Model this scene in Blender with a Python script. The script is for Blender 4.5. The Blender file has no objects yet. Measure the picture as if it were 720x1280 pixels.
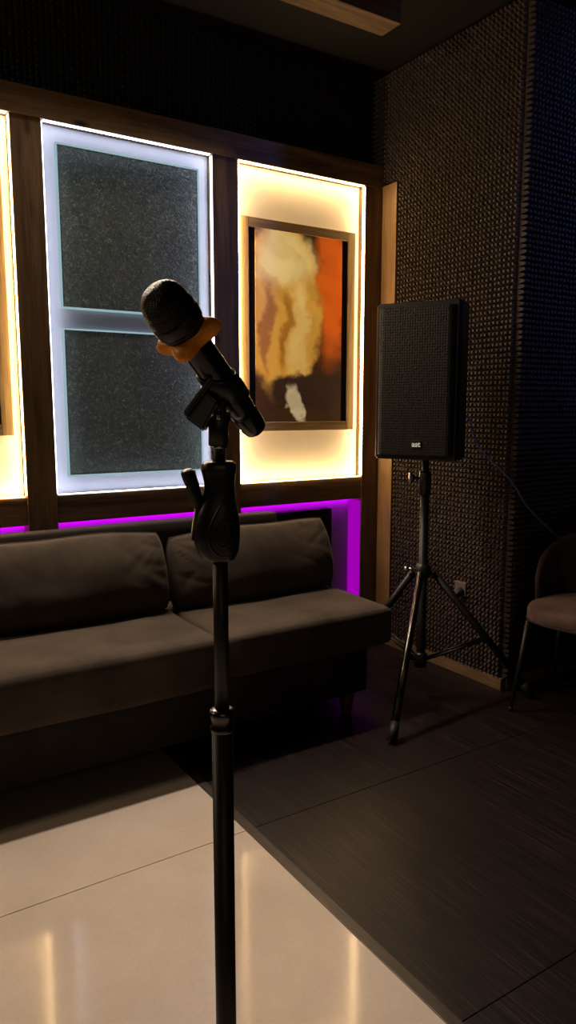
import bpy, bmesh, math, random
from mathutils import Vector, Matrix, noise
random.seed(7)
PI = math.pi
scene = bpy.context.scene
col = scene.collection

# ---------------------------------------------------------------- helpers
def obj(name, bm, mat, parent=None, smooth=False, loc=None):
    me = bpy.data.meshes.new(name)
    bm.normal_update()
    bm.to_mesh(me); bm.free()
    mats = mat if isinstance(mat, (list, tuple)) else [mat]
    for m in mats: me.materials.append(m)
    if smooth:
        for p in me.polygons: p.use_smooth = True
    o = bpy.data.objects.new(name, me); col.objects.link(o)
    if parent: o.parent = parent
    if loc: o.location = loc
    return o

def tag(o, label=None, cat=None, group=None, kind=None):
    if label: o['label'] = label
    if cat: o['category'] = cat
    if group: o['group'] = group
    if kind: o['kind'] = kind
    return o

def thing(name, label, cat, loc=(0, 0, 0), rotz=0, group=None):
    o = bpy.data.objects.new(name, None); col.objects.link(o)
    o.empty_display_size = .05
    o.location = loc; o.rotation_euler = (0, 0, rotz)
    return tag(o, label, cat, group)

def struct(name, bm, mat, label=None):
    o = obj(name, bm, mat)
    o['kind'] = 'structure'
    if label: o['label'] = label
    return o

def part(name, bm, mat, root, smooth=False):
    """mesh written in the thing's own coordinates"""
    return obj(name, bm, mat, root, smooth)

def box(bm, x0, x1, y0, y1, z0, z1, bevel=0, seg=2, mi=0):
    vs = [bm.verts.new((x, y, z)) for x in (x0, x1) for y in (y0, y1) for z in (z0, z1)]
    fs = [(0, 1, 3, 2), (4, 6, 7, 5), (0, 4, 5, 1), (2, 3, 7, 6), (0, 2, 6, 4), (1, 5, 7, 3)]
    faces = [bm.faces.new([vs[i] for i in f]) for f in fs]
    for f in faces: f.material_index = mi
    if bevel:
        es = list({e for f in faces for e in f.edges})
        bmesh.ops.bevel(bm, geom=es, offset=bevel, segments=seg, affect='EDGES', profile=.5)
    return bm

def B(*a, **k): return box(bmesh.new(), *a, **k)

def frame_of(d):
    d = Vector(d).normalized()
    a = Vector((0, 0, 1)) if abs(d.z) < .95 else Vector((1, 0, 0))
    u = a.cross(d).normalized(); v = d.cross(u)
    return u, v, d

def lathe(bm, prof, origin=(0, 0, 0), axis=(0, 0, 1), n=32, caps=True):
    """prof: list of (radius, distance along axis)"""
    u, v, d = frame_of(axis); o = Vector(origin)
    rings = []
    for r, s in prof:
        rings.append([bm.verts.new(o + d * s + (u * math.cos(2 * PI * k / n) + v * math.sin(2 * PI * k / n)) * r) for k in range(n)])
    for a, b in zip(rings, rings[1:]):
        for k in range(n):
            bm.faces.new((a[k], a[(k + 1) % n], b[(k + 1) % n], b[k]))
    if caps:
        bm.faces.new(list(reversed(rings[0]))); bm.faces.new(rings[-1])
    return bm

def rod(bm, a, b, r0, r1=None, n=20):
    a, b = Vector(a), Vector(b); r1 = r0 if r1 is None else r1
    return lathe(bm, [(r0, 0), (r1, (b - a).length)], a, b - a, n)

def tube_path(bm, pts, r, n=10):
    pts = [Vector(p) for p in pts]; rings = []
    prev = None
    for i, p in enumerate(pts):
        t = (pts[min(i + 1, len(pts) - 1)] - pts[max(i - 1, 0)]).normalized()
        if prev is None: u, v, _ = frame_of(t)
        else:
            u = (prev - t * prev.dot(t)).normalized(); v = t.cross(u)
        prev = u
        rr = r(i / (len(pts) - 1)) if callable(r) else r
        rings.append([bm.verts.new(p + (u * math.cos(2 * PI * k / n) + v * math.sin(2 * PI * k / n)) * rr) for k in range(n)])
    for a, b in zip(rings, rings[1:]):
        for k in range(n): bm.faces.new((a[k], a[(k + 1) % n], b[(k + 1) % n], b[k]))
    bm.faces.new(list(reversed(rings[0]))); bm.faces.new(rings[-1])
    return bm

def spline(P, n=12):
    P = [Vector(p) for p in P]; out = []
    for i in range(len(P) - 1):
        p0 = P[max(i - 1, 0)]; p1 = P[i]; p2 = P[i + 1]; p3 = P[min(i + 2, len(P) - 1)]
        for k in range(n):
            t = k / n
            out.append(.5 * ((2 * p1) + (p2 - p0) * t + (2 * p0 - 5 * p1 + 4 * p2 - p3) * t * t + (3 * p1 - p0 - 3 * p2 + p3) * t ** 3))
    out.append(P[-1]); return out

# ---------------------------------------------------------------- materials
def new_mat(name):
    m = bpy.data.materials.new(name); m.use_nodes = True
    nt = m.node_tree; nt.nodes.clear()
    out = nt.nodes.new('ShaderNodeOutputMaterial')
    b = nt.nodes.new('ShaderNodeBsdfPrincipled')
    nt.links.new(b.outputs[0], out.inputs[0])
    return m, nt, b

def N(nt, typ, **kw):
    n = nt.nodes.new('ShaderNode' + typ)
    for k, v in kw.items():
        if k in n.inputs.keys(): n.inputs[k].default_value = v
        else: setattr(n, k, v)
    return n

def coords(nt, scale=(1, 1, 1)):
    tc = N(nt, 'TexCoord'); mp = N(nt, 'Mapping'); mp.inputs['Scale'].default_value = scale
    nt.links.new(tc.outputs['Object'], mp.inputs[0]); return mp.outputs[0]

def ramp(nt, fac, stops):
    r = N(nt, 'ValToRGB'); e = r.color_ramp.elements
    while len(e) < len(stops): e.new(.5)
    for q, (p, c) in zip(e, stops):
        q.position = p; q.color = (*c, 1)
    nt.links.new(fac, r.inputs[0]); return r.outputs[0]

def mix(nt, fac, a, b, mode='MIX'):
    m = N(nt, 'MixRGB', blend_type=mode)
    for i, s in ((0, fac), (1, a), (2, b)):
        if isinstance(s, (int, float)): m.inputs[i].default_value = s
        elif isinstance(s, tuple): m.inputs[i].default_value = (*s, 1)
        else: nt.links.new(s, m.inputs[i])
    return m.outputs[0]

def bump(nt, b, h, strength=.3, dist=.002):
    n = N(nt, 'Bump'); n.inputs['Strength'].default_value = strength; n.inputs['Distance'].default_value = dist
    nt.links.new(h, n.inputs['Height']); nt.links.new(n.outputs[0], b.inputs['Normal'])

def noise_mat(name, c0, c1, rough=.5, scale=8, sc=(1, 1, 1), metal=0, bs=0, bscale=None, bd=.002, spec=.5, rr=None, sheen=0, coat=0, detail=4):
    m, nt, b = new_mat(name)
    co = coords(nt, sc)
    n = N(nt, 'TexNoise', Scale=scale, Detail=detail, Roughness=.6); nt.links.new(co, n.inputs['Vector'])
    nt.links.new(ramp(nt, n.outputs[0], [(.3, c0), (.7, c1)]), b.inputs['Base Color'])
    b.inputs['Roughness'].default_value = rough; b.inputs['Metallic'].default_value = metal
    b.inputs['Specular IOR Level'].default_value = spec
    if sheen:
        b.inputs['Sheen Weight'].default_value = sheen; b.inputs['Sheen Roughness'].default_value = .4
        b.inputs['Sheen Tint'].default_value = (.9, .8, .7, 1)
    if coat: b.inputs['Coat Weight'].default_value = coat; b.inputs['Coat Roughness'].default_value = .05
    if rr:
        r = N(nt, 'MapRange'); r.inputs['To Min'].default_value = rr[0]; r.inputs['To Max'].default_value = rr[1]
        nt.links.new(n.outputs[0], r.inputs[0]); nt.links.new(r.outputs[0], b.inputs['Roughness'])
    if bs:
        n2 = N(nt, 'TexNoise', Scale=bscale or scale * 6, Detail=3); nt.links.new(co, n2.inputs['Vector'])
        bump(nt, b, n2.outputs[0], bs, bd)
    return m

def wood_mat(name, axis, dark, mid, light, rough=.55, knots=True, fine=60, bs=.25):
    """grain runs along the given axis"""
    m, nt, b = new_mat(name)
    s = [14., 14., 14.]; s['xyz'.index(axis)] = 1.1
    co = coords(nt, tuple(s))
    n = N(nt, 'TexNoise', Scale=1.6, Detail=8, Roughness=.62, Distortion=.6); nt.links.new(co, n.inputs['Vector'])
    s2 = [fine] * 3; s2['xyz'.index(axis)] = fine * .035
    co2 = coords(nt, tuple(s2))
    n2 = N(nt, 'TexNoise', Scale=2.2, Detail=4, Roughness=.7); nt.links.new(co2, n2.inputs['Vector'])
    c = ramp(nt, n.outputs[0], [(.28, dark), (.5, mid), (.75, light)])
    c = mix(nt, .55, c, ramp(nt, n2.outputs[0], [(.3, (.25, .25, .25)), (.65, (1, 1, 1))]), 'MULTIPLY')
    if knots:
        s3 = [6.] * 3; s3['xyz'.index(axis)] = 2.2
        v = N(nt, 'TexVoronoi', Scale=1.3, Randomness=1.); nt.links.new(coords(nt, tuple(s3)), v.inputs['Vector'])
        c = mix(nt, 1., c, ramp(nt, v.outputs['Distance'], [(.05, (.15, .1, .07)), (.13, (1, 1, 1))]), 'MULTIPLY')
    nt.links.new(c, b.inputs['Base Color'])
    b.inputs['Roughness'].default_value = rough
    bump(nt, b, n2.outputs[0], bs, .001)
    return m

def emit_mat(name, color, strength):
    m = bpy.data.materials.new(name); m.use_nodes = True
    nt = m.node_tree; nt.nodes.clear()
    out = nt.nodes.new('ShaderNodeOutputMaterial'); e = nt.nodes.new('ShaderNodeEmission')
    e.inputs[0].default_value = (*color, 1); e.inputs[1].default_value = strength
    nt.links.new(e.outputs[0], out.inputs[0])
    return m

WD = ((.08, .043, .018), (.24, .14, .063), (.40, .25, .12))
M = {}
M['wood_x'] = wood_mat('weathered_timber_rail', 'x', *WD)
M['wood_z'] = wood_mat('weathered_timber_post', 'z', *WD)
M['wood_frame_x'] = wood_mat('picture_frame_wood_x', 'x', (.36, .21, .08), (.58, .38, .17), (.72, .50, .25), knots=False, bs=.1)
M['wood_frame_z'] = wood_mat('picture_frame_wood_z', 'z', (.36, .21, .08), (.58, .38, .17), (.72, .50, .25), knots=False, bs=.1)
M['wood_light'] = wood_mat('light_pine_board', 'z', (.22, .12, .045), (.36, .21, .085), (.46, .29, .13))
M['wood_base'] = wood_mat('pine_baseboard', 'y', (.22, .13, .06), (.34, .21, .1), (.42, .27, .13), knots=False)
M['leg_wood'] = noise_mat('stained_beech_leg', (.13, .045, .015), (.2, .07, .025), .4, 20, (1, 1, .1))
M['floor_wood'] = None
M['black_wall'] = noise_mat('black_painted_wall', (.006, .006, .006), (.010, .009, .009), .8, 5)
M['ceiling'] = noise_mat('black_ceiling', (.005, .0045, .0045), (.008, .007, .007), .8, 3)
M['foam'] = noise_mat('acoustic_foam', (.070, .053, .045), (.108, .083, .070), .72, 30, bs=.2, bscale=600, bd=.0006, spec=.35)
M['foam_black'] = noise_mat('black_acoustic_foam', (.008, .007, .007), (.014, .012, .011), .8, 30)
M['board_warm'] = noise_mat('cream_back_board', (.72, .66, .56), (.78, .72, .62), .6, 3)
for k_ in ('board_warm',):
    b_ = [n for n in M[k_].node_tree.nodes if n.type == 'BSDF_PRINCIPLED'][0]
    b_.inputs['Emission Color'].default_value = (1, .70, .38, 1); b_.inputs['Emission Strength'].default_value = .16  # board emits faintly to brighten the middle of the warm panels
M['board_cold'] = noise_mat('white_back_board', (.62, .62, .68), (.68, .68, .74), .5, 4)
M['black_metal'] = noise_mat('black_satin_metal', (.008, .008, .008), (.014, .013, .013), .32, 30, rr=(.36, .5))
M['black_plastic'] = noise_mat('black_moulded_plastic', (.009, .009, .010), (.014, .014, .015), .34, 60, bs=.08, bscale=900, bd=.0003)
M['gloss_black'] = noise_mat('glossy_black_lacquer', (.006, .006, .007), (.010, .010, .011), .2, 40)
M['rubber'] = noise_mat('black_rubber', (.008, .008, .008), (.012, .012, .012), .55, 40)
M['chrome'] = noise_mat('worn_chrome', (.55, .52, .48), (.7, .68, .64), .22, 20, metal=1)
M['dark_chrome'] = noise_mat('smoked_steel_tube', (.10, .095, .09), (.14, .13, .12), .25, 20, metal=1)
M['trim'] = noise_mat('bronze_threshold_strip', (.055, .045, .038), (.085, .068, .056), .4, 12, (6, 1, 1), metal=.3)
M['socket'] = noise_mat('beige_plastic', (.17, .14, .11), (.20, .165, .13), .45, 10)
M['cable'] = noise_mat('blue_black_cable_sheath', (.12, .15, .32), (.16, .20, .42), .4, 50)  # blue light on the cable put into its base colour
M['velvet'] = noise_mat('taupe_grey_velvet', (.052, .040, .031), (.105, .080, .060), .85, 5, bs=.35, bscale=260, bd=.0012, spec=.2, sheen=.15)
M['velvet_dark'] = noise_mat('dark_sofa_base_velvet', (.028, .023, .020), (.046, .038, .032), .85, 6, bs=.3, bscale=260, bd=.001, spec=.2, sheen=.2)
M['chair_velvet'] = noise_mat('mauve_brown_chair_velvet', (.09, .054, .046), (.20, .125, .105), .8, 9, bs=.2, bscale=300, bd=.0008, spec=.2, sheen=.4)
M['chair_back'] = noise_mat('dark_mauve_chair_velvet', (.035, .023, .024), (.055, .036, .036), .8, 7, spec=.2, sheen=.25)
M['orange'] = noise_mat('orange_silicone', (.95, .30, .012), (1., .34, .02), .42, 20)
M['led_warm'] = emit_mat('warm_led', (1, .66, .30), 40)
M['led_cold'] = emit_mat('cold_white_led', (.74, .80, 1.), 10)
M['led_purple'] = emit_mat('purple_led', (.40, .0, .58), 13)
M['purple_diffuser'] = emit_mat('purple_diffuser', (.36, .0, .46), .95)
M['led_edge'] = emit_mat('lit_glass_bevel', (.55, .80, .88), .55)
M['badge_text'] = emit_mat('pale_badge_print', (.9, .8, .62), .45)  # printed lettering shaded as emission, so it glows by itself

def glass_pane_mat():
    m, nt, b = new_mat('dark_hammered_glass')
    co = coords(nt)
    v = N(nt, 'TexNoise', Scale=60, Detail=4, Roughness=.7, Distortion=1.6); nt.links.new(co, v.inputs['Vector'])
    n = N(nt, 'TexNoise', Scale=5, Detail=3); nt.links.new(co, n.inputs['Vector'])
    c = mix(nt, .5, ramp(nt, v.outputs[0], [(.42, (.06, .076, .062)), (.56, (.16, .195, .165)), (.68, (.60, .72, .62))]), ramp(nt, n.outputs[0], [(.3, (.10, .12, .10)), (.7, (.18, .21, .18))]))
    nt.links.new(c, b.inputs['Base Color'])
    b.inputs['Roughness'].default_value = .28; b.inputs['Specular IOR Level'].default_value = .6
    bump(nt, b, v.outputs[0], .9, .004)
    return m
M['glass'] = glass_pane_mat()

def tile_mat():
    m, nt, b = new_mat('polished_cream_tile')
    co = coords(nt)
    n = N(nt, 'TexNoise', Scale=3.5, Detail=6, Roughness=.65); nt.links.new(co, n.inputs['Vector'])
    n2 = N(nt, 'TexNoise', Scale=90, Detail=2); nt.links.new(co, n2.inputs['Vector'])
    c = ramp(nt, n.outputs[0], [(.3, (.66, .56, .46)), (.7, (.76, .66, .56))])
    c = mix(nt, .12, c, n2.outputs[0], 'MULTIPLY')
    nt.links.new(c, b.inputs['Base Color'])
    b.inputs['Roughness'].default_value = .09; b.inputs['Specular IOR Level'].default_value = .5
    return m
M['tile'] = tile_mat()

def floor_wood_mat():
    m, nt, b = new_mat('dark_wood_effect_floor')
    co = coords(nt, (190, 2.4, 1))
    n = N(nt, 'TexNoise', Scale=1.4, Detail=8, Roughness=.72, Distortion=.35); nt.links.new(co, n.inputs['Vector'])
    co2 = coords(nt, (9, .7, 1))
    n2 = N(nt, 'TexNoise', Scale=1.5, Detail=3); nt.links.new(co2, n2.inputs['Vector'])
    c = ramp(nt, n.outputs[0], [(.36, (.005, .0035, .0035)), (.52, (.016, .011, .0105)), (.68, (.070, .045, .040))])
    c = mix(nt, .6, c, ramp(nt, n2.outputs[0], [(.3, (.45, .45, .45)), (.7, (1, 1, 1))]), 'MULTIPLY')
    nt.links.new(c, b.inputs['Base Color'])
    b.inputs['Roughness'].default_value = .42; b.inputs['Specular IOR Level'].default_value = .32
    bump(nt, b, n.outputs[0], .2, .0005)
    return m
M['floor_wood'] = floor_wood_mat()

def grille_mat(name, scale, c0, c1):
    m, nt, b = new_mat(name)
    v = N(nt, 'TexVoronoi', Scale=scale, Randomness=.25); nt.links.new(coords(nt), v.inputs['Vector'])
    nt.links.new(ramp(nt, v.outputs['Distance'], [(.25, c0), (.5, c1)]), b.inputs['Base Color'])
    b.inputs['Roughness'].default_value = .4; b.inputs['Metallic'].default_value = .5
    bump(nt, b, v.outputs['Distance'], 1, .0012)
    return m
M['grille'] = grille_mat('perforated_speaker_grille', 95, (.002, .002, .002), (.028, .025, .023))
M['mic_grille'] = grille_mat('microphone_mesh', 520, (.001, .001, .001), (.009, .008, .008))

def art_mat():
    """plain abstract print: gold mass on the left, orange glow on the right, dark foot"""
    m, nt, b = new_mat('abstract_print')
    tc = N(nt, 'TexCoord'); sep = N(nt, 'SeparateXYZ'); 
    n = N(nt, 'TexNoise', Scale=5, Detail=5, Roughness=.55); nt.links.new(tc.outputs['Object'], n.inputs['Vector'])
    dis = N(nt, 'VectorMath', operation='MULTIPLY_ADD'); nt.links.new(n.outputs['Color'], dis.inputs[0])
    dis.inputs[1].default_value = (.26, 0, .26); dis.inputs[2].default_value = (-.13, 0, -.13)
    add = N(nt, 'VectorMath', operation='ADD'); nt.links.new(tc.outputs['Object'], add.inputs[0]); nt.links.new(dis.outputs[0], add.inputs[1])
    nt.links.new(add.outputs[0], sep.inputs[0])
    def blob(cx, cz, rx, rz, e0=.8, e1=1.05):
        mp = N(nt, 'Mapping', vector_type='POINT'); mp.inputs['Scale'].default_value = (1 / rx, 0, 1 / rz)
        mp.inputs['Location'].default_value = (-cx / rx, 0, -cz / rz)
        nt.links.new(add.outputs[0], mp.inputs[0])
        l = N(nt, 'VectorMath', operation='LENGTH'); nt.links.new(mp.outputs[0], l.inputs[0])
        return ramp(nt, l.outputs['Value'], [(e0 * .5, (1, 1, 1)), (e1 * .5, (0, 0, 0))]) if False else _edge(l.outputs['Value'], e0, e1)
    def _edge(v, e0, e1):
        r = N(nt, 'MapRange', interpolation_type='SMOOTHSTEP'); r.inputs['From Min'].default_value = e0; r.inputs['From Max'].default_value = e1
        r.inputs['To Min'].default_value = 1; r.inputs['To Max'].default_value = 0
        nt.links.new(v, r.inputs[0]); return r.outputs[0]
    # canvas coordinates: x -.27 .. .25, z -.45 .. .45
    c = (.05, .020, .007)
    c = mix(nt, blob(.20, .22, .13, .42, .4, 1.1), c, (.80, .13, .008))
    c = mix(nt, blob(-.12, .10, .27, .46, .80, 1.0), c, (.74, .36, .05))
    c = mix(nt, blob(-.10, .33, .22, .16, .3, 1.1), c, (.98, .72, .26))
    c = mix(nt, blob(.0, .02, .06, .34, .3, 1.1), c, (.92, .58, .16))
    c = mix(nt, blob(-.20, .00, .05, .30, .3, 1.1), c, (.40, .14, .02))
    c = mix(nt, blob(-.08, -.02, .04, .26, .2, 1.1), c, (.46, .17, .02))
    c = mix(nt, blob(.10, -.30, .30, .10, .7, 1.05), c, (.04, .018, .01))
    c = mix(nt, blob(-.02, -.38, .05, .12, .6, 1.0), c, (.62, .48, .27))
    w = N(nt, 'TexWave', wave_type='BANDS', bands_direction='DIAGONAL', Scale=2.2, Distortion=14, Detail=5); nt.links.new(tc.outputs['Object'], w.inputs['Vector'])
    c = mix(nt, .22, c, ramp(nt, w.outputs[0], [(.15, (.35, .28, .2)), (.6, (1, 1, 1))]), 'MULTIPLY')
    nt.links.new(c, b.inputs['Base Color']); b.inputs['Roughness'].default_value = .35
    nt.links.new(c, b.inputs['Emission Color']); b.inputs['Emission Strength'].default_value = .55  # print emits its own colours for a backlit look
    return m
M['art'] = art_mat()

# ================================================================ SETTING
CH = 3.0                       # ceiling height
YF = 3.129                     # front of the timber framework
YB = 3.18                      # lit back boards
XP = 2.63                      # side of the pillar
YP = 2.235                     # front of the pillar

# floor: dark wood-effect part with real joints, cream tiles
def slabs(xs, ys, z0, z1, gap, base_z):
    bm = bmesh.new()
    for x0, x1 in zip(xs, xs[1:]):
        for y0, y1 in zip(ys, ys[1:]):
            box(bm, x0 + gap, x1 - gap, y0 + gap, y1 - gap, z0, z1)
    return bm
g = .0016
ysl = [-2.6, -1.655, -.775, .105, .985, 1.865, 2.745, 3.25]
bm = slabs([1.075, 4.4], ysl, -.02, 0, g, 0)
struct('floor', bm, M['floor_wood'], 'dark wood-effect floor')
bm = slabs([-2.45, -1.59, -.71, .17 - 0.0, 1.048][0:1] + [-1.59, 1.048], ysl, -.02, 0, g, 0)
struct('floor', bm, M['tile'], 'polished cream tiled floor')
struct('floor', B(-2.5, 4.45, -2.65, 3.3, -.06, -.021), M['black_wall'])
struct('trim_1', B(1.046, 1.077, -2.6, 3.1, -.01, .003, bevel=.001), M['trim'], 'bronze strip between tile and wood floor')

struct('ceiling', B(-2.5, 4.45, -2.65, 3.3, CH, CH + .05), M['ceiling'])
struct('wall_left', B(-2.5, -2.45, -2.65, 3.3, 0, CH), M['black_wall'])
struct('wall_right', B(4.4, 4.45, -2.65, 3.3, 0, CH), M['black_wall'])
struct('wall_front', B(-2.5, 4.45, -2.65, -2.6, 0, CH), M['black_wall'])
wb = struct('wall_back', B(-2.5, 4.45, 3.22, 3.27, 0, CH), M['black_wall'])
pillar = struct('wall_pillar', B(XP + .004, 4.4, YP + .004, 3.22, 0, CH), M['black_wall'], 'black pillar clad in pyramid foam')

def foam(o, u, v, n, nu, nv, p, h):
    """pyramid foam: origin o, cell vectors along u, v, outward n"""
    bm = bmesh.new(); o, u, v, n = map(Vector, (o, u, v, n))
    grid = [[bm.verts.new(o + u * (i * p) + v * (j * p)) for j in range(nv + 1)] for i in range(nu + 1)]
    for i in range(nu):
        for j in range(nv):
            a, b, c, d = grid[i][j], grid[i + 1][j], grid[i + 1][j + 1], grid[i][j + 1]
            q = random.uniform(-.06, .06) * p; q2 = random.uniform(-.06, .06) * p
            cc = o + u * ((i + .5) * p + q) + v * ((j + .5) * p + q2) + n * h * random.uniform(.9, 1.05); t = .2 * p
            e = [bm.verts.new(cc + u * (t * s) + v * (t * w)) for s, w in ((-1, -1), (1, -1), (1, 1), (-1, 1))]
            m_ = [a, b, c, d]
            for k in range(4): bm.faces.new((m_[k], m_[(k + 1) % 4], e[(k + 1) % 4], e[k]))
            bm.faces.new(e)
    return bm
P = .024
nz = int((CH - .065) / P)
f = obj('acoustic_foam', foam((XP, YP + 32 * P, .06), (0, -1, 0), (0, 0, 1), (-1, 0, 0), 32, nz, P, .030), M['foam'], pillar)
f['label'] = 'brown black pyramid foam on the side of the pillar'
f = obj('acoustic_foam', foam((XP - .006, YP, .06), (1, 0, 0), (0, 0, 1), (0, -1, 0), 73, nz, P, .030), M['foam'], pillar)
f['label'] = 'pyramid foam on the front of the pillar'
f = obj('acoustic_foam', foam((-2.45, 3.219, 2.55), (1, 0, 0), (0, 0, 1), (0, -1, 0), 211, 18, P, .012), M['foam_black'], wb)
f['label'] = 'black foam above the timber framework'
struct('baseboard_pillar', B(XP - .022, XP + .003, YP - .012, 3.1, 0, .058, bevel=.002), M['wood_base'], 'pale wooden skirting on the side of the pillar')
struct('baseboard_front', B(XP + .012, 4.4, YP - .018, YP + .003, 0, .055, bevel=.002), M['wood_base'])
struct('trim_2', B(XP - .03, XP, 3.012, 3.125, .03, 2.444, bevel=.002), M['wood_light'], 'pale pine board on the pillar beside the framework')

f = obj('acoustic_foam', foam((XP, 3.22, 2.46), (0, -1, 0), (0, 0, 1), (-1, 0, 0), 9, 22, P, .030), M['foam'], pillar)
f['label'] = 'pyramid foam above the pine board'
# timber framework
posts = [(-.893, -.762), (-.015 - .0, .0), ]
PX = [(-.14, -.012), (.735, .858), (1.612, 1.745), (2.492, 2.622)]
n_ = 3
for i, (a, b) in enumerate([(-1.02, -.89)] + PX):
    struct('trim_%d' % n_, B(a, b, YF, 3.22, 0, 2.434, bevel=.003), M['wood_z'], 'upright weathered timber post of the framework'); n_ += 1
struct('trim_%d' % n_, B(-2.45, 2.622, YF - .004, 3.22, 2.434, 2.546, bevel=.003), M['wood_x'], 'top rail of the timber framework'); n_ += 1
bays = [(-.89, -.14), (-.012, .735), (.858, 1.612), (1.745, 2.492)]
for a, b in bays:
    struct('trim_%d' % n_, B(a + .001, b - .001, YF + .004, 3.22, .818, .938, bevel=.003), M['wood_x'], 'lower rail of the timber framework'); n_ += 1
struct('trim_%d' % n_, B(-2.45, -1.022, YF + .01, 3.22, 0, 2.43), M['wood_x']); n_ += 1
# ceiling beam
struct('trim_%d' % n_, B(-2.44, 2.215, 2.557, 2.682, 2.90, 2.999, bevel=.003), M['wood_x'], 'wooden beam under the ceiling'); n_ += 1

# ---------------------------------------------------------------- lit panels
def light_panel(x0, x1, board, led, label, cat='light panel', group=None):
    cx = (x0 + x1) / 2; z0, z1 = .938, 2.434; zc = (z0 + z1) / 2; hw = (x1 - x0) / 2 - .001; hh = (z1 - z0) / 2 - .001
    t = thing('light_panel', label, cat, (cx, YB, zc), 0, group)
    part('back_board', B(-hw, hw, 0, .012, -hh, hh), board, t)
    w = .002; d0, d1 = -.049, -.031
    for s in (-1, 1):
        part('led_strip', B(min(s * hw, s * (hw - w)), max(s * hw, s * (hw - w)), d0, d1, -hh + .006, hh - .006), led, t)
        part('led_strip', B(-hw + .008, hw - .008, d0, d1, min(s * hh, s * (hh - w)), max(s * hh, s * (hh - w))), led, t)
    return t
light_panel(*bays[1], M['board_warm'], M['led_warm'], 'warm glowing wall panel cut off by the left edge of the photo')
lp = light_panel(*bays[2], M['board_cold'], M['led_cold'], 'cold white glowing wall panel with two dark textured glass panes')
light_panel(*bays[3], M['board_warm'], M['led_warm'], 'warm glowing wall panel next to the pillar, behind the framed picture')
cx = (bays[2][0] + bays[2][1]) / 2; zc = (.938 + 2.434) / 2
for z0, z1 in ((1.722, 2.362), (1.018, 1.628)):
    a, b, c, d = .926 - cx, 1.552 - cx, z0 - zc, z1 - zc
    gp = part('glass_pane', B(a, b, -.016, -.001, c, d), M['glass'], lp)
    gp['label'] = 'dark hammered glass pane with a lit edge'
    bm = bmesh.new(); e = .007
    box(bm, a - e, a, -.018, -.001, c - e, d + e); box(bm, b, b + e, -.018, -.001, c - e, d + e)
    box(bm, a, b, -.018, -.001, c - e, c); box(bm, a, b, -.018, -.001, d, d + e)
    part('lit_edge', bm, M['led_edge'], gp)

# framed pictures, in front of the glowing boards
def picture(x0, x1, z0, z1, label):
    cx, zc = (x0 + x1) / 2, (z0 + z1) / 2; hw, hh = (x1 - x0) / 2, (z1 - z0) / 2; fw = .045
    t = thing('framed_picture', label, 'picture', (cx, YB - .034, zc), 0, 'framed prints on the glowing wall panels')
    for s in (-1, 1): part('frame', B(min(s * hw, s * (hw - fw)), max(s * hw, s * (hw - fw)), .002, .020, -hh, hh, bevel=.002), M['wood_frame_z'], t)
    for s in (-1, 1): part('frame', B(-hw + fw, hw - fw, .003, .020, min(s * hh, s * (hh - fw)), max(s * hh, s * (hh - fw)), bevel=.002), M['wood_frame_x'], t)
    part('backing', B(-hw + fw, hw - fw, .012, .018, -hh + fw, hh - fw), M['black_wall'], t)
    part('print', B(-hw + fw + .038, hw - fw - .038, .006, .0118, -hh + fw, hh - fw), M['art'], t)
    part('spacer', B(-hw + .01, hw - .01, .019, .033, -hh + .01, hh - .01), M['black_wall'], t)
    return t
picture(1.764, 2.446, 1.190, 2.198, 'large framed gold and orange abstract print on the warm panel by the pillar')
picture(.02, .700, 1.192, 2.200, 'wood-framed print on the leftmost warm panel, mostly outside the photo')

# purple niches under the panels
bm = B(-2.45, 2.49, 3.205, 3.2199, 0, .818)
M['niche'] = noise_mat('niche_wall_paint', (.42, .36, .44), (.46, .40, .48), .7, 5)
struct('wall_niche', bm, M['niche'])
struct('trim_%d' % n_, B(1.76, 2.31, 3.15, 3.2049, .0, .775, bevel=.004), M['black_wall'], 'black board inside the purple niche'); n_ += 1
for i, (a, b) in enumerate(bays[1:]):
    lab = ['purple light strip under the leftmost warm panel', 'purple light strip under the cold white panel', 'purple light strip under the panel beside the pillar'][i]
    t = thing('purple_light', lab, 'led light', ((a + b) / 2, 3.19, .80), 0, 'purple led lights in the niches')
    hw = (b - a) / 2
    part('led_strip', B(-hw, hw, -.012, .012, .012, .018), M['led_purple'], t)
    if i == 2: part('diffuser', box(B(hw - .034, hw - .001, .004, .012, -.66, .005), hw - .003, hw, -.052, .0035, -.66, .005), M['purple_diffuser'], t)  # glowing strips added for the purple wash on wall and post

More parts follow.
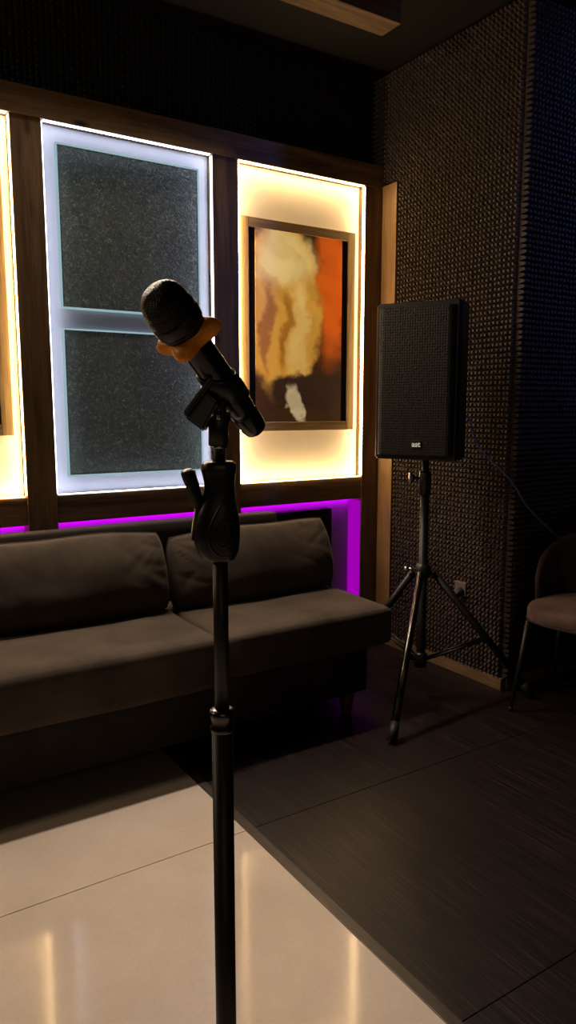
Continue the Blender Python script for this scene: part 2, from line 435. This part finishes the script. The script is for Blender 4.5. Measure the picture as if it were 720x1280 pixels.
# ================================================================ SOFA
def soft_box(x0, x1, y0, y1, z0, z1, r, sub=14, puff=.0, wr=.0, seed=0):
    """rounded block with a slightly domed, softly uneven surface"""
    bm = bmesh.new()
    bmesh.ops.create_cube(bm, size=2)
    bmesh.ops.subdivide_edges(bm, edges=bm.edges[:], cuts=sub, use_grid_fill=True)
    c = Vector(((x0 + x1) / 2, (y0 + y1) / 2, (z0 + z1) / 2)); h = Vector(((x1 - x0) / 2, (y1 - y0) / 2, (z1 - z0) / 2))
    for v in bm.verts:
        # spread verts so that rounding gets enough geometry
        q = Vector([math.copysign(1 - (1 - abs(t)) ** 1.0, t) for t in v.co])
        p = Vector((q.x * h.x, q.y * h.y, q.z * h.z))
        for a in range(3):     # pull two rings of verts into the rounding zone
            if abs(v.co[a]) > 1 - 2.5 / (sub + 1) and abs(v.co[a]) < .999:
                k = round((1 - abs(v.co[a])) * (sub + 1) / 2)
                p[a] = math.copysign(h[a] - r * (.35 if k == 1 else .9), v.co[a])
        i = Vector([max(-(h[a] - r), min(h[a] - r, p[a])) for a in range(3)])
        d = p - i
        if d.length > 1e-9:
            p = i + d.normalized() * min(r, max(abs(d.x), abs(d.y), abs(d.z)))
        fx, fy = 1 - (p.x / h.x) ** 2, 1 - (p.y / h.y) ** 2
        if p.z > 0: p.z += puff * max(fx, 0) ** .5 * max(fy, 0) ** .5 * (p.z / h.z)
        if wr:
            s = (p + c) * 3.2 + Vector((seed, seed * 2, 0))
            p += (d.normalized() if d.length > 1e-9 else Vector((0, 0, 0))) * wr * noise.noise(s)
        v.co = c + p
    return bm

sofa = thing('sofa', 'long taupe velvet sofa with two seat sections in front of the glowing wall panels', 'sofa', (.6, 2.7, 0))
def sp(name, bm, mat, smooth=True, parent=sofa, label=None):
    bmesh.ops.translate(bm, verts=bm.verts, vec=(-.6, -2.7, 0))
    o = part(name, bm, mat, parent, smooth)
    if label: o['label'] = label
    return o
SX = 1.235
seat_l = sp('seat', soft_box(-.62, SX - .006, 2.335, 3.0, .262, .466, .045, sub=22, puff=.006, wr=.006, seed=3), M['velvet'])
seat_r = sp('seat', soft_box(SX + .006, 2.068, 2.352, 3.0, .284, .456, .035, sub=22, puff=.006, wr=.005, seed=9), M['velvet'])
sp('seam_tag', B(SX + .001, SX + .0055, 2.340, 2.348, .30, .42, bevel=.0015), M['socket'], parent=sofa)
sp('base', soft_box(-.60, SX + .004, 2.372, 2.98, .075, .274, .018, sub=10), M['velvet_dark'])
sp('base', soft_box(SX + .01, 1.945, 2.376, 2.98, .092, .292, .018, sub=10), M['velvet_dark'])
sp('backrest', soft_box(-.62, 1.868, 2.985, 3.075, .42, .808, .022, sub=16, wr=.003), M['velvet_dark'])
for x, y in ((1.86, 2.42), (1.86, 2.93), (-.52, 2.42), (-.52, 2.93)):
    sp('leg', lathe(bmesh.new(), [(.020, 0), (.021, .004), (.036, .095)], (x, y, 0), (0, 0, 1), 24), M['leg_wood'])
for x in (.35, 1.15):
    sp('leg', lathe(bmesh.new(), [(.020, 0), (.021, .004), (.034, .085)], (x, 2.66, 0), (0, 0, 1), 24), M['leg_wood'])

# ---------------------------------------------------------------- cushions
def cushion(cx, cy, cz, W, Hh, T, tilt, roll, label, seed, yaw=0.):
    bm = bmesh.new(); n = 64; m_ = 40
    top, bot = [], []
    def pt(i, j, side):
        u, v = -1 + 2 * i / n, -1 + 2 * j / m_
        e = (max(0, 1 - abs(u) ** 5) ** .5) * (max(0, 1 - abs(v) ** 2.6) ** .5)
        # sides pulled in between the corners
        x = W / 2 * u * (1 - .02 * (1 - v * v) - .055 * v ** 4 - .03 * max(v, 0)) 
        z = Hh / 2 * v * (1 - .05 * (u * u) * 1.0 + .03 * (1 - u * u))
        z += -.004 * math.cos(u * 5 + seed) * (v > 0) * v * v
        y = side * T / 2 * e * (1 + .18 * (-v))
        edge = max(abs(u), abs(v))
        s = Vector((x * 7 + seed, z * 7, side * 3))
        wr = noise.noise(s * .55) * .018 * e
        def crease(q): return (1 - min(1, abs(noise.noise(q)) * 3.2)) ** 2
        en = min(1, (1 - abs(u)) * 9) * min(1, (1 - abs(v)) * 7)
        # creases fanning out from the corners
        cxn, czn = math.copysign(W / 2, x), math.copysign(Hh / 2, z)
        dd = math.hypot(x - cxn, z - czn); an = math.atan2(z - czn, x - cxn)
        wr -= .011 * crease(Vector((an * 3.0 + seed, dd * 3, cxn * 4))) * max(0, 1 - dd / .26) * en
        wr -= .006 * crease(Vector((x * 5 + z * 9 + seed, (z - x) * 3, 2.))) * en * abs(u) ** 1.5
        wr -= .006 * crease(Vector((x * 14 + seed, z * 4, 7.))) * max(0, v) ** 2 * min(1, (1 - abs(v)) * 9)
        return Vector((x, y + side * wr, z))
    for side in (-1, 1):
        g_ = [[None] * (m_ + 1) for _ in range(n + 1)]
        for i in range(n + 1):
            for j in range(m_ + 1):
                if side == 1 and (i in (0, n) or j in (0, m_)): g_[i][j] = top[i][j]
                else: g_[i][j] = bm.verts.new(pt(i, j, side))
        if side == -1: top = g_
        for i in range(n):
            for j in range(m_):
                q = (g_[i][j], g_[i + 1][j], g_[i + 1][j + 1], g_[i][j + 1])
                bm.faces.new(q if side == -1 else tuple(reversed(q)))
    o = obj('cushion', bm, M['velvet'], None, True)
    o.location = (cx, cy, cz); o.rotation_euler = (tilt, roll, yaw)
    tag(o, label, 'cushion', 'back cushions on the sofa')
    # piping round the seam
    loop = [pt(i, 0, 1) for i in range(0, n, 2)] + [pt(n, j, 1) for j in range(0, m_, 2)] + [pt(i, m_, 1) for i in range(n, 0, -2)] + [pt(0, j, 1) for j in range(m_, -1, -2)]
    obj('piping', tube_path(bmesh.new(), loop, .003, 8), M['velvet'], o, True)
    return o
cushion(.790, 2.843, .630, .880, .335, .20, -.20, .0, 'wide taupe sofa cushion leaning on the backrest behind the left seat', 1.)
cushion(1.652, 2.848, .612, .862, .330, .19, -.22, -.02, 'taupe sofa cushion on the right seat, behind the microphone stand', 5.)

# ================================================================ SPEAKER AND STAND
SXc, SYc = 2.24, 2.37
st = thing('speaker_stand', 'black tripod speaker stand beside the foam-clad pillar', 'speaker stand', (SXc, SYc, 0))
HZ = .59
def r_(a): return Vector((math.cos(a), math.sin(a), 0))
foot1 = Vector((1.823 - SXc, 2.077 - SYc, 0)); a0 = math.atan2(foot1.y, foot1.x); FR = foot1.length
part('pole', lathe(bmesh.new(), [(.0, .13), (.019, .15), (.0195, .16), (.0195, .93), (.0, .93)][1:4], n=28), M['black_metal'], st, True)
part('inner_pole', lathe(bmesh.new(), [(.0155, .9), (.0155, 1.12)], n=24), M['black_metal'], st, True)
col_ = part('collar', lathe(bmesh.new(), [(.0215, .925), (.026, .93), (.026, 1.02), (.024, 1.03), (.0165, 1.032)], n=28), M['black_plastic'], st, True)
kd = Vector((-.80, .60, 0)) * 1.0
bm = rod(bmesh.new(), kd * .02 + Vector((0, 0, 1.0)), kd * .052 + Vector((0, 0, 1.0)), .006)
rod(bm, kd * .048 + Vector((0, 0, 1.0)), kd * .060 + Vector((0, 0, 1.0)), .016, .019)
kb = part('knob', bm, M['black_plastic'], col_, True)
bm = bmesh.new(); box(bm, -.007, .007, -.007, .007, -.026, .026, bevel=.004, seg=3)
bmesh.ops.translate(bm, verts=bm.verts, vec=kd * .064 + Vector((0, 0, 1.0)))
part('knob_wing', bm, M['chrome'], col_, True)
bm = lathe(bmesh.new(), [(.0205, HZ - .035), (.032, HZ - .03), (.036, HZ), (.033, HZ + .02), (.024, HZ + .03), (.0205, HZ + .032)], n=28)
hub = part('hub', bm, M['black_plastic'], st, True)
bm = rod(bmesh.new(), kd * .03 + Vector((0, 0, HZ + .005)), kd * .07 + Vector((0, 0, HZ + .005)), .007)
rod(bm, kd * .066 + Vector((0, 0, HZ + .005)), kd * .082 + Vector((0, 0, HZ + .005)), .015, .013)
part('knob', bm, M['chrome'], hub, True)
part('lower_collar', lathe(bmesh.new(), [(.0205, .15), (.028, .148), (.030, .16), (.030, .205), (.0205, .215)], n=24), M['black_plastic'], st, True)
for k in range(3):
    d = r_(a0 + k * 2 * PI / 3 - (math.radians(9) if k == 1 else 0)); p0 = d * .045 + Vector((0, 0, HZ - .005)); p1 = d * FR + Vector((0, 0, .012))
    side = Vector((-d.y, d.x, 0))
    bm = rod(bmesh.new(), p0, p1, .0165, .0165, 20)
    lg = part('leg', bm, M['dark_chrome'] if k == 0 else M['black_metal'], st, True)  # front leg in brighter metal, standing in for the light on it
    if k == 0: lg['label'] = 'front leg of the stand catching the light'
    dd = (p1 - p0).normalized()
    bm = rod(bmesh.new(), p1 - dd * .075, p1 - dd * .002, .0185, .021); part('rubber_foot', bm, M['rubber'], lg, True)
    bm = bmesh.new()
    for s in (-1, 1):
        rod(bm, d * .025 + side * (.014 * s) + Vector((0, 0, HZ - .004)), p0 + dd * .03 + side * .0135 * s, .007)
    rod(bm, p0 - side * .024, p0 + side * .024, .006, .006)
    part('bracket', bm, M['black_plastic'], lg, True)
    q = p0.lerp(p1, .53)
    bm = bmesh.new()
    for s in (-1, 1):
        rod(bm, d * .028 + side * (.012 * s) + Vector((0, 0, .185)), q + side * .016 * s, .0055)
    part('brace', bm, M['black_metal'], st, True)

# loudspeaker; local -y is the front
sa = math.radians(61)                  # heading of the front normal
spk = thing('loudspeaker', 'black loudspeaker with a perforated grille on the tripod stand', 'speaker', (SXc, SYc, 1.09), 0)
spk.rotation_euler = (0, 0, math.atan2(-math.cos(sa), -math.sin(sa)) + PI / 2)
Z0, Z1 = .0, .640
def cab(prof, z0, z1, bev=0):
    bm = bmesh.new(); lo = [bm.verts.new((x, y, z0)) for x, y in prof]; hi = [bm.verts.new((x, y, z1)) for x, y in prof]
    n = len(prof)
    for k in range(n): bm.faces.new((lo[k], lo[(k + 1) % n], hi[(k + 1) % n], hi[k]))
    bm.faces.new(list(reversed(lo))); bm.faces.new(hi)
    if bev: bmesh.ops.bevel(bm, geom=[e for e in bm.edges if abs(e.verts[0].co.z - e.verts[1].co.z) < 1e-6], offset=bev, segments=3, affect='EDGES')
    return bm
yf = -.17
profile = [(-.170, yf + .012), (.170, yf + .012), (.181, yf + .03), (.178, -.03), (.10, .15), (-.10, .15), (-.178, -.03), (-.181, yf + .03)]
part('cabinet', cab(profile, Z0, Z1, .008), M['black_plastic'], spk)
gp_ = [(-.162, yf + .013)] + [(-.162 + .026 * (1 - math.cos(t)), yf + .013 - .026 * math.sin(t) * .9) for t in (.3, .7, 1.1, 1.5)] + \
      [(.162 - .026 * (1 - math.cos(t)), yf + .013 - .026 * math.sin(t) * .9) for t in (1.5, 1.1, .7, .3)] + [(.162, yf + .013)]
BX = .016
gr = part('grille', cab(gp_, Z0 + .02, Z1 - .022), M['grille'], spk)
bd = part('badge', B(BX - .021, BX + .021, yf - .0155, yf - .011, .049, .081, bevel=.002), M['black_plastic'], spk)
fc = bpy.data.curves.new('badge_lettering', 'FONT'); fc.body = 'ast'; fc.size = .031; fc.extrude = .0006; fc.align_x = 'CENTER'; fc.align_y = 'CENTER'
fc.offset = .0007; fc.materials.append(M['badge_text'])
ft = bpy.data.objects.new('badge_lettering', fc); col.objects.link(ft); bpy.context.view_layer.update()
me_ = bpy.data.meshes.new_from_object(ft.evaluated_get(bpy.context.evaluated_depsgraph_get())); bpy.data.objects.remove(ft)
me_.materials.clear(); me_.materials.append(M['badge_text'])
ft = bpy.data.objects.new('badge_lettering', me_); col.objects.link(ft); ft.parent = bd
ft.location = (BX, yf - .0162, .065); ft.rotation_euler = (PI / 2, 0, 0)
part('pole_socket', lathe(bmesh.new(), [(.024, .0), (.026, -.003), (.026, .02)], n=24), M['black_metal'], spk, True)

# cable from the back of the speaker to behind the chair
cb = spline([(2.40, 2.44, 1.30), (2.429, 2.321, 1.268), (2.502, 2.303, 1.127), (2.593, 2.20, .985), (2.697, 2.185, .860), (2.872, 2.17, .725), (3.06, 2.17, .60), (3.2, 2.17, .33), (3.18, 2.14, .03), (3.05, 2.10, .006), (2.85, 2.12, .006)], 10)
tag(obj('speaker_cable', tube_path(bmesh.new(), cb, .0045, 8), M['cable'], None, True), 'thin blue cable drooping from the loudspeaker to behind the chair', 'cable')

# wall socket with plug
so = thing('wall_socket', 'beige wall socket with a black plug on the foam of the pillar', 'socket', (XP - .004, 2.483, .436))
part('plate', B(-.034, .0, -.036, .036, -.034, .034, bevel=.004, seg=3), M['socket'], so)
part('plug', lathe(bmesh.new(), [(.021, 0), (.021, .012), (.014, .03), (.008, .042)], (-.033, -.01, -.012), (-1, 0, -.25), 20), M['rubber'], so, True)

# ================================================================ CHAIR
ch = thing('chair', 'mauve brown velvet dining chair with black metal legs at the right edge', 'chair', (2.714, 1.862, 0), math.radians(-78))
def sup(a, b, n_, k, e=2.6):
    out = []
    for i in range(k):
        t = 2 * PI * i / k; c, s = math.cos(t), math.sin(t)
        out.append((a * math.copysign(abs(c) ** (2 / e), c), b * math.copysign(abs(s) ** (2 / e), s)))
    return out
def loft(bm, rings):
    R_ = [[bm.verts.new(p) for p in r] for r in rings]; n = len(R_[0])
    for a, b in zip(R_, R_[1:]):
        for k in range(n): bm.faces.new((a[k], a[(k + 1) % n], b[(k + 1) % n], b[k]))
    bm.faces.new(list(reversed(R_[0]))); bm.faces.new(R_[-1]); return bm
rings = []
for f_, z in ((.90, .402), (.955, .406), (.985, .418), (1., .436), (.995, .452), (.965, .466), (.90, .475), (.7, .482), (.4, .485), (.1, .486)):
    rings.append([(x * f_, y * f_, z) for x, y in sup(.235, .225, 2.8, 56)])
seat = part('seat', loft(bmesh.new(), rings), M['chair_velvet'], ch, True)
part('piping', tube_path(bmesh.new(), [(x * .992, y * .992, .412) for x, y in sup(.235, .225, 2.8, 56)] + [(.235 * .992, 0, .412)], .004, 8), M['chair_back'], seat, True)
# wrap-around back shell
bm = bmesh.new(); na, nb = 40, 16; grids = []
for lay in (0, 1):
    g_ = []
    for i in range(na + 1):
        t = -1 + 2 * i / na; a = PI / 2 + t * math.radians(104)
        top = .47 + .17 * (1 - abs(t) ** 9) ** .5 + .135 * (1 - t * t) + .0
        row = []
        for j in range(nb + 1):
            w = j / nb; z = .44 + (top - .44) * w
            rr = 1.0 + .12 * w + (.0 if lay else -.0)
            th = .019 * (1 - (2 * w - 1) ** 6) ** .5 * (1 - t ** 10) ** .5
            s = (1 if lay else -1) * th
            row.append(bm.verts.new((math.cos(a) * (.215 * (1 + .03 * w) + s), math.sin(a) * (.205 * rr + s) + .005, z)))
        g_.append(row)
    grids.append(g_)
    for i in range(na):
        for j in range(nb):
            q = (g_[i][j], g_[i + 1][j], g_[i + 1][j + 1], g_[i][j + 1])
            bm.faces.new(q if lay == 0 else tuple(reversed(q)))
bmesh.ops.remove_doubles(bm, verts=bm.verts, dist=1e-5)
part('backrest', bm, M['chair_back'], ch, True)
for sx in (-1, 1):
    for sy in (-1, 1):
        fx, fy = (-.228 if sx < 0 else .228), (.190 if sy > 0 else -.205)
        bm = rod(bmesh.new(), (sx * .185, sy * .16, .405), (fx, fy, .004), .013, .008, 16)
        lg = part('leg', bm, M['black_metal'], ch, True)
        part('foot_cap', lathe(bmesh.new(), [(.009, 0), (.0095, .02)], (fx, fy, 0), (0, 0, 1), 16), M['rubber'], lg, True)

# ================================================================ MICROPHONE AND STAND
MX, MY = .378, .7275
ms = thing('microphone_stand', 'black straight microphone stand with a one-hand height grip in the foreground', 'microphone stand', (MX, MY, 0))
part('base', lathe(bmesh.new(), [(.125, 0), (.13, .004), (.13, .012), (.122, .02), (.05, .03), (.02, .036), (.014, .06)], n=64), M['black_metal'], ms, True)
part('lower_tube', lathe(bmesh.new(), [(.0125, .03), (.0125, .945)], n=32), M['black_metal'], ms, True)
bm = lathe(bmesh.new(), [(.0130, .928), (.0142, .930), (.0142, .934), (.0132, .936), (.0132, .944), (.0142, .946), (.0148, .950), (.0142, .954), (.0098, .956)], n=40)
part('collar', bm, M['dark_chrome'], ms, True)
part('upper_tube', lathe(bmesh.new(), [(.0086, .93), (.0086, 1.16)], n=32), M['black_metal'], ms, True)
# grip: camera-facing frame (rt = to the right of the photo)
rt = Vector((math.cos(math.radians(27.5)), -math.sin(math.radians(27.5)), 0)); fwv = Vector((-rt.y, rt.x, 0))
def grip_ring(z, xl, xr, d, n=36):
    c = (xl + xr) / 2; w = (xr - xl) / 2; out = []
    for k in range(n):
        t = 2 * PI * k / n; cx_, sx_ = math.cos(t), math.sin(t)
        out.append(rt * (c + w * math.copysign(abs(cx_) ** .8, cx_)) + fwv * (d * math.copysign(abs(sx_) ** .8, sx_)) + Vector((0, 0, z)))
    return out
G = [(1.130, -.010, .011, .011), (1.133, -.019, .017, .017), (1.142, -.026, .021, .020), (1.156, -.0300, .0225, .022), (1.170, -.0300, .0228, .022), (1.184, -.0265, .021, .0205), (1.197, -.021, .0185, .0185),
     (1.208, -.0175, .0175, .0175), (1.218, -.0168, .0172, .0175), (1.227, -.0185, .0180, .018), (1.234, -.0205, .0195, .019), (1.2395, -.0195, .0190, .018), (1.2425, -.016, .016, .015)]
gG = []
for (z, a, b, d), (z2, a2, b2, d2) in zip(G, G[1:]):
    for k in range(3):
        t = k / 3; gG.append((z + (z2 - z) * t, a + (a2 - a) * t, b + (b2 - b) * t, d + (d2 - d) * t))
gG.append(G[-1])
grip = part('grip', loft(bmesh.new(), [grip_ring(*q) for q in gG]), M['black_plastic'], ms, True)
# moulded S groove ridge and rear lever
def gp3(x, z, y): return rt * x - fwv * y + Vector((0, 0, z))
ridge = spline([gp3(.010, 1.205, .0165), gp3(.002, 1.196, .0185), gp3(-.007, 1.180, .0208), (gp3(-.012, 1.165, .0212)), gp3(-.010, 1.150, .0205), gp3(-.002, 1.140, .0188), gp3(.010, 1.139, .0165)], 8)
part('ridge', tube_path(bmesh.new(), ridge, .0015, 8), M['black_plastic'], grip, True)
ridge = spline([gp3(.006, 1.180, .0210), gp3(-.003, 1.170, .0218), gp3(-.004, 1.156, .0214), gp3(.004, 1.149, .0205), gp3(.012, 1.156, .0195), gp3(.010, 1.170, .020), gp3(.006, 1.180, .021)], 8)
part('ridge', tube_path(bmesh.new(), ridge, .0013, 8), M['black_plastic'], grip, True)
lev = spline([rt * -.0345 + Vector((0, 0, 1.2345)), rt * -.033 + Vector((0, 0, 1.226)), rt * -.026 + Vector((0, 0, 1.206)), rt * -.0215 + Vector((0, 0, 1.190)), rt * -.0255 + Vector((0, 0, 1.170)), rt * -.0275 + Vector((0, 0, 1.155))], 8)
bm = bmesh.new(); rg = []
for i, p in enumerate(lev):
    t = i / (len(lev) - 1); tv = (lev[min(i + 1, len(lev) - 1)] - lev[max(i - 1, 0)]).normalized(); sv = fwv.cross(tv).normalized()
    wa = .0088 * (1 - .45 * t) * min(1, .45 + 5 * t); wb_ = .0135 * (1 - .2 * t) * min(1, .5 + 5 * t)
    rg.append([p + sv * wa * math.cos(2 * PI * k / 20) + fwv * wb_ * math.sin(2 * PI * k / 20) for k in range(20)])
part('lever', loft(bm, rg), M['black_plastic'], ms, True)
part('spigot', lathe(bmesh.new(), [(.0078, 1.235), (.0078, 1.2565), (.0092, 1.257), (.0092, 1.2595)], n=32), M['chrome'], ms, True)
ms.update_tag()

# microphone axis from the photo: tail goes right, down and away
Fm = Vector((math.sin(math.radians(32.808)) * math.cos(math.radians(7.968)), math.cos(math.radians(32.808)) * math.cos(math.radians(7.968)), -math.sin(math.radians(7.968))))
Rm = Vector((math.cos(math.radians(32.808)), -math.sin(math.radians(32.808)), 0)); Um = Rm.cross(Fm)
TILT = math.radians(42)
ax = (Rm * .608 - Um * .794) * math.cos(TILT) + Fm * math.sin(TILT); ax.normalize()
def world(px, py, dist):
    d = Rm * ((px - 360) / 921.7) + Um * ((640 - py) / 921.7) + Fm
    return Vector((0, 0, 1.3)) + d * (dist / math.hypot(d.x, d.y))
MP = world(279.5, 481, .822)
mic = thing('microphone', 'black handheld microphone with an orange ring, clipped to the stand', 'microphone', MP)
def ma(prof, n=48): return lathe(bmesh.new(), prof, (0, 0, 0), ax, n)
body = part('body', ma([(.0170, -.063), (.0172, -.060), (.0172, -.03), (.0168, .0), (.0158, .035), (.0152, .045)]), M['gloss_black'], mic, True)
part('tail_cap', ma([(.0149, .0452), (.0153, .0462), (.0146, .066), (.0130, .0725), (.0095, .0755), (.002, .076)]), M['gloss_black'], mic, True)
part('neck', ma([(.0172, -.0635), (.0185, -.067), (.0240, -.081), (.0252, -.085)]), M['black_metal'], mic, True)
hd = []
L0 = -.0845
for r, s in ((.0252, 0), (.0262, -.002), (.0268, -.006), (.0268, -.012), (.0258, -.014)): hd.append((r, L0 + s))
part('head_band', ma(hd), M['black_metal'], mic, True)
hp = [(.0258, L0 - .0135)] + [(.0258 + .0006 * math.sin(k / 4 * PI), L0 - .0135 - .013 * k / 5) for k in range(1, 5)]
for k in range(0, 13):
    t = k / 12 * PI / 2; hp.append((max(.0008, .0252 * math.cos(t) ** .72), L0 - .0255 - .0245 * math.sin(t)))
part('grille', ma(hp, 64), M['mic_grille'], mic, True)
# anti-roll ring with four rounded lobes
u0 = (Rm * .794 + Um * .608).normalized(); v0 = ax.cross(u0).normalized()
if v0.dot(Um) > 0: v0 = -v0
def lob(t, f):
    k = (.5 + .5 * math.cos(4 * (t - math.radians(31)))) ** 1.3
    R0 = .0250 + .0138 * k
    return .0185 + (R0 - .0185) * f
rs = []
for f, s in ((.0, -.0785), (.45, -.0800), (.75, -.0780), (.94, -.0745), (1.0, -.072), (1.0, -.0690), (.95, -.0665), (.7, -.0640), (.0, -.0620)):
    rs.append([(u0 * math.cos(t) + v0 * math.sin(t)) * lob(t, f) + ax * s for t in [2 * PI * i / 96 for i in range(96)]])
part('anti_roll_ring', loft(bmesh.new(), rs), M['orange'], mic, True)['label'] = 'orange silicone ring with rounded lobes'

# clip: sleeve round the body, block under it and yoke on the stand (belongs to the stand)
cl = obj('clip', bmesh.new(), M['black_plastic'], ms)
off = MP - Vector((MX, MY, 0))
dn = (-Um * .608 - Rm * .794); dn = (dn - ax * dn.dot(ax)).normalized()       # below the body in the photo
sd = ax.cross(dn).normalized()
bm = bmesh.new(); rs = []
for s, ro in ((-.016, .0186), (-.0155, .0200), (.0, .0202), (.018, .0196), (.0185, .0184)):
    rs.append([(off + ax * (s + .010 * math.cos(t) * (1 if s < 0 else .6)) + (-dn * math.cos(t) + sd * math.sin(t)) * ro) for t in [math.radians(-180 + 360 * i / 48) for i in range(48)]])
inner = [[off + ax * (s + .010 * math.cos(t) * (1 if s < 0 else .6)) + (-dn * math.cos(t) + sd * math.sin(t)) * .0178 for t in [math.radians(-180 + 360 * i / 48) for i in range(48)]] for s in (.0184, -.0159)]
allr = [[bm.verts.new(p) for p in r] for r in rs + inner]
for a, b in zip(allr, allr[1:] + allr[:1]):
    for k in range(48): bm.faces.new((a[k], a[(k + 1) % 48], b[(k + 1) % 48], b[k]))
sleeve = part('sleeve', bm, M['black_plastic'], cl, True)
def obox(c, u, v, w, hu, hv, hw, bev, taper=1.):
    bm = bmesh.new(); vs = []
    for a in (-1, 1):
        for b in (-1, 1):
            for d in (-1, 1):
                t = taper if b > 0 else 1.
                vs.append(bm.verts.new(c + u * a * hu * t + v * b * hv + w * d * hw * t))
    for f in [(0, 1, 3, 2), (4, 6, 7, 5), (0, 4, 5, 1), (2, 3, 7, 6), (0, 2, 6, 4), (1, 5, 7, 3)]: bm.faces.new([vs[i] for i in f])
    bmesh.ops.recalc_face_normals(bm, faces=bm.faces)
    bmesh.ops.bevel(bm, geom=bm.edges[:], offset=bev, segments=3, affect='EDGES'); return bm
c0 = world(254, 514, .812) - Vector((MX, MY, 0))
part('block', obox(c0, (Rm * .80 + Um * -.60), (Um * .85 + Rm * .52), Fm, .0125, .0175, .0125, .0025, .85), M['black_plastic'], cl)
c1 = world(249, 497, .800) - Vector((MX, MY, 0))
part('arm', obox(c1, (Rm * .86 - Um * .5), (Um * .80 + Rm * .6), Fm, .0028, .024, .011, .002, 1.), M['black_plastic'], cl)
part('yoke', lathe(bmesh.new(), [(.0095, 1.2596), (.0112, 1.2602), (.0112, 1.287), (.0105, 1.2885)], n=32), M['black_plastic'], cl, True)
bm = bmesh.new()
for s in (-1, 1):
    box(bm, -.0105, .0105, s * .008 - .003, s * .008 + .003, 1.284, 1.308, bevel=.0026, seg=3)
bmesh.ops.rotate(bm, verts=bm.verts, cent=(0, 0, 0), matrix=Matrix.Rotation(math.radians(40), 3, 'Z'))
yk = part('yoke_ears', bm, M['black_plastic'], cl)
bm = rod(bmesh.new(), (0, 0, 0), Vector((0, -.030, 0)), .0042, .0042)
bmesh.ops.translate(bm, verts=bm.verts, vec=(0, .015, 1.300)); bmesh.ops.rotate(bm, verts=bm.verts, cent=(0, 0, 0), matrix=Matrix.Rotation(math.radians(40), 3, 'Z'))
part('pivot_screw', bm, M['chrome'], cl, True)
bm = obox(Vector((-.006, 0, 1.300)), Vector((1, 0, 0)), Vector((0, 0, 1)), Vector((0, 1, 0)), .012, .007, .0045, .002)
bmesh.ops.rotate(bm, verts=bm.verts, cent=(0, 0, 0), matrix=Matrix.Rotation(math.radians(-32), 3, 'Z'))
part('tongue', bm, M['black_plastic'], cl)

# ================================================================ LIGHT
def area(name, loc, target, size, power, color, sy=None, spread=180):
    l = bpy.data.lights.new(name, 'AREA'); l.energy = power; l.color = color; l.size = size
    if sy: l.shape = 'RECTANGLE'; l.size_y = sy
    l.spread = math.radians(spread)
    o = bpy.data.objects.new(name, l); col.objects.link(o); o.location = loc
    o.rotation_euler = (Vector(target) - Vector(loc)).to_track_quat('-Z', 'Y').to_euler()
    return o
area('ceiling_glow', (.9, 3.06, 2.68), (.9, .5, 0), 1.6, 28, (1, .80, .64), .08, spread=120)  # unseen warm area light added to brighten tile and sofa
area('side_fill', (-2.2, 2.7, 2.75), (2.6, 2.7, 1.5), .25, 15, (1, .74, .48))
area('room_fill', (-.6, -1.6, 2.4), (1.4, 3, .8), 1.6, 2.4, (1, .76, .54))
sl = bpy.data.lights.new('blue_spot', 'SPOT'); sl.energy = 110; sl.color = (.10, .20, 1); sl.spot_size = math.radians(62); sl.spot_blend = .9; sl.shadow_soft_size = .12
so_ = bpy.data.objects.new('blue_spot', sl); col.objects.link(so_); so_.location = (4.1, .2, 2.9)
so_.rotation_euler = (Vector((3.55, 2.2, 2.3)) - so_.location).to_track_quat('-Z', 'Y').to_euler()

w = bpy.data.worlds.new('room_air'); scene.world = w; w.use_nodes = True
w.node_tree.nodes['Background'].inputs[0].default_value = (.02, .018, .02, 1); w.node_tree.nodes['Background'].inputs[1].default_value = .1

# ================================================================ CAMERA
cam = bpy.data.cameras.new('camera'); co_ = bpy.data.objects.new('camera', cam); col.objects.link(co_)
cam.sensor_fit = 'VERTICAL'; cam.sensor_height = 36; cam.lens = 921.7 / 1280 * 36; cam.clip_start = .02
co_.matrix_world = Matrix(((Rm.x, Um.x, -Fm.x, 0), (Rm.y, Um.y, -Fm.y, 0), (Rm.z, Um.z, -Fm.z, 1.3), (0, 0, 0, 1)))
scene.camera = co_
scene.view_settings.view_transform = 'Standard'
scene.view_settings.look = 'None'
scene.view_settings.exposure = 0
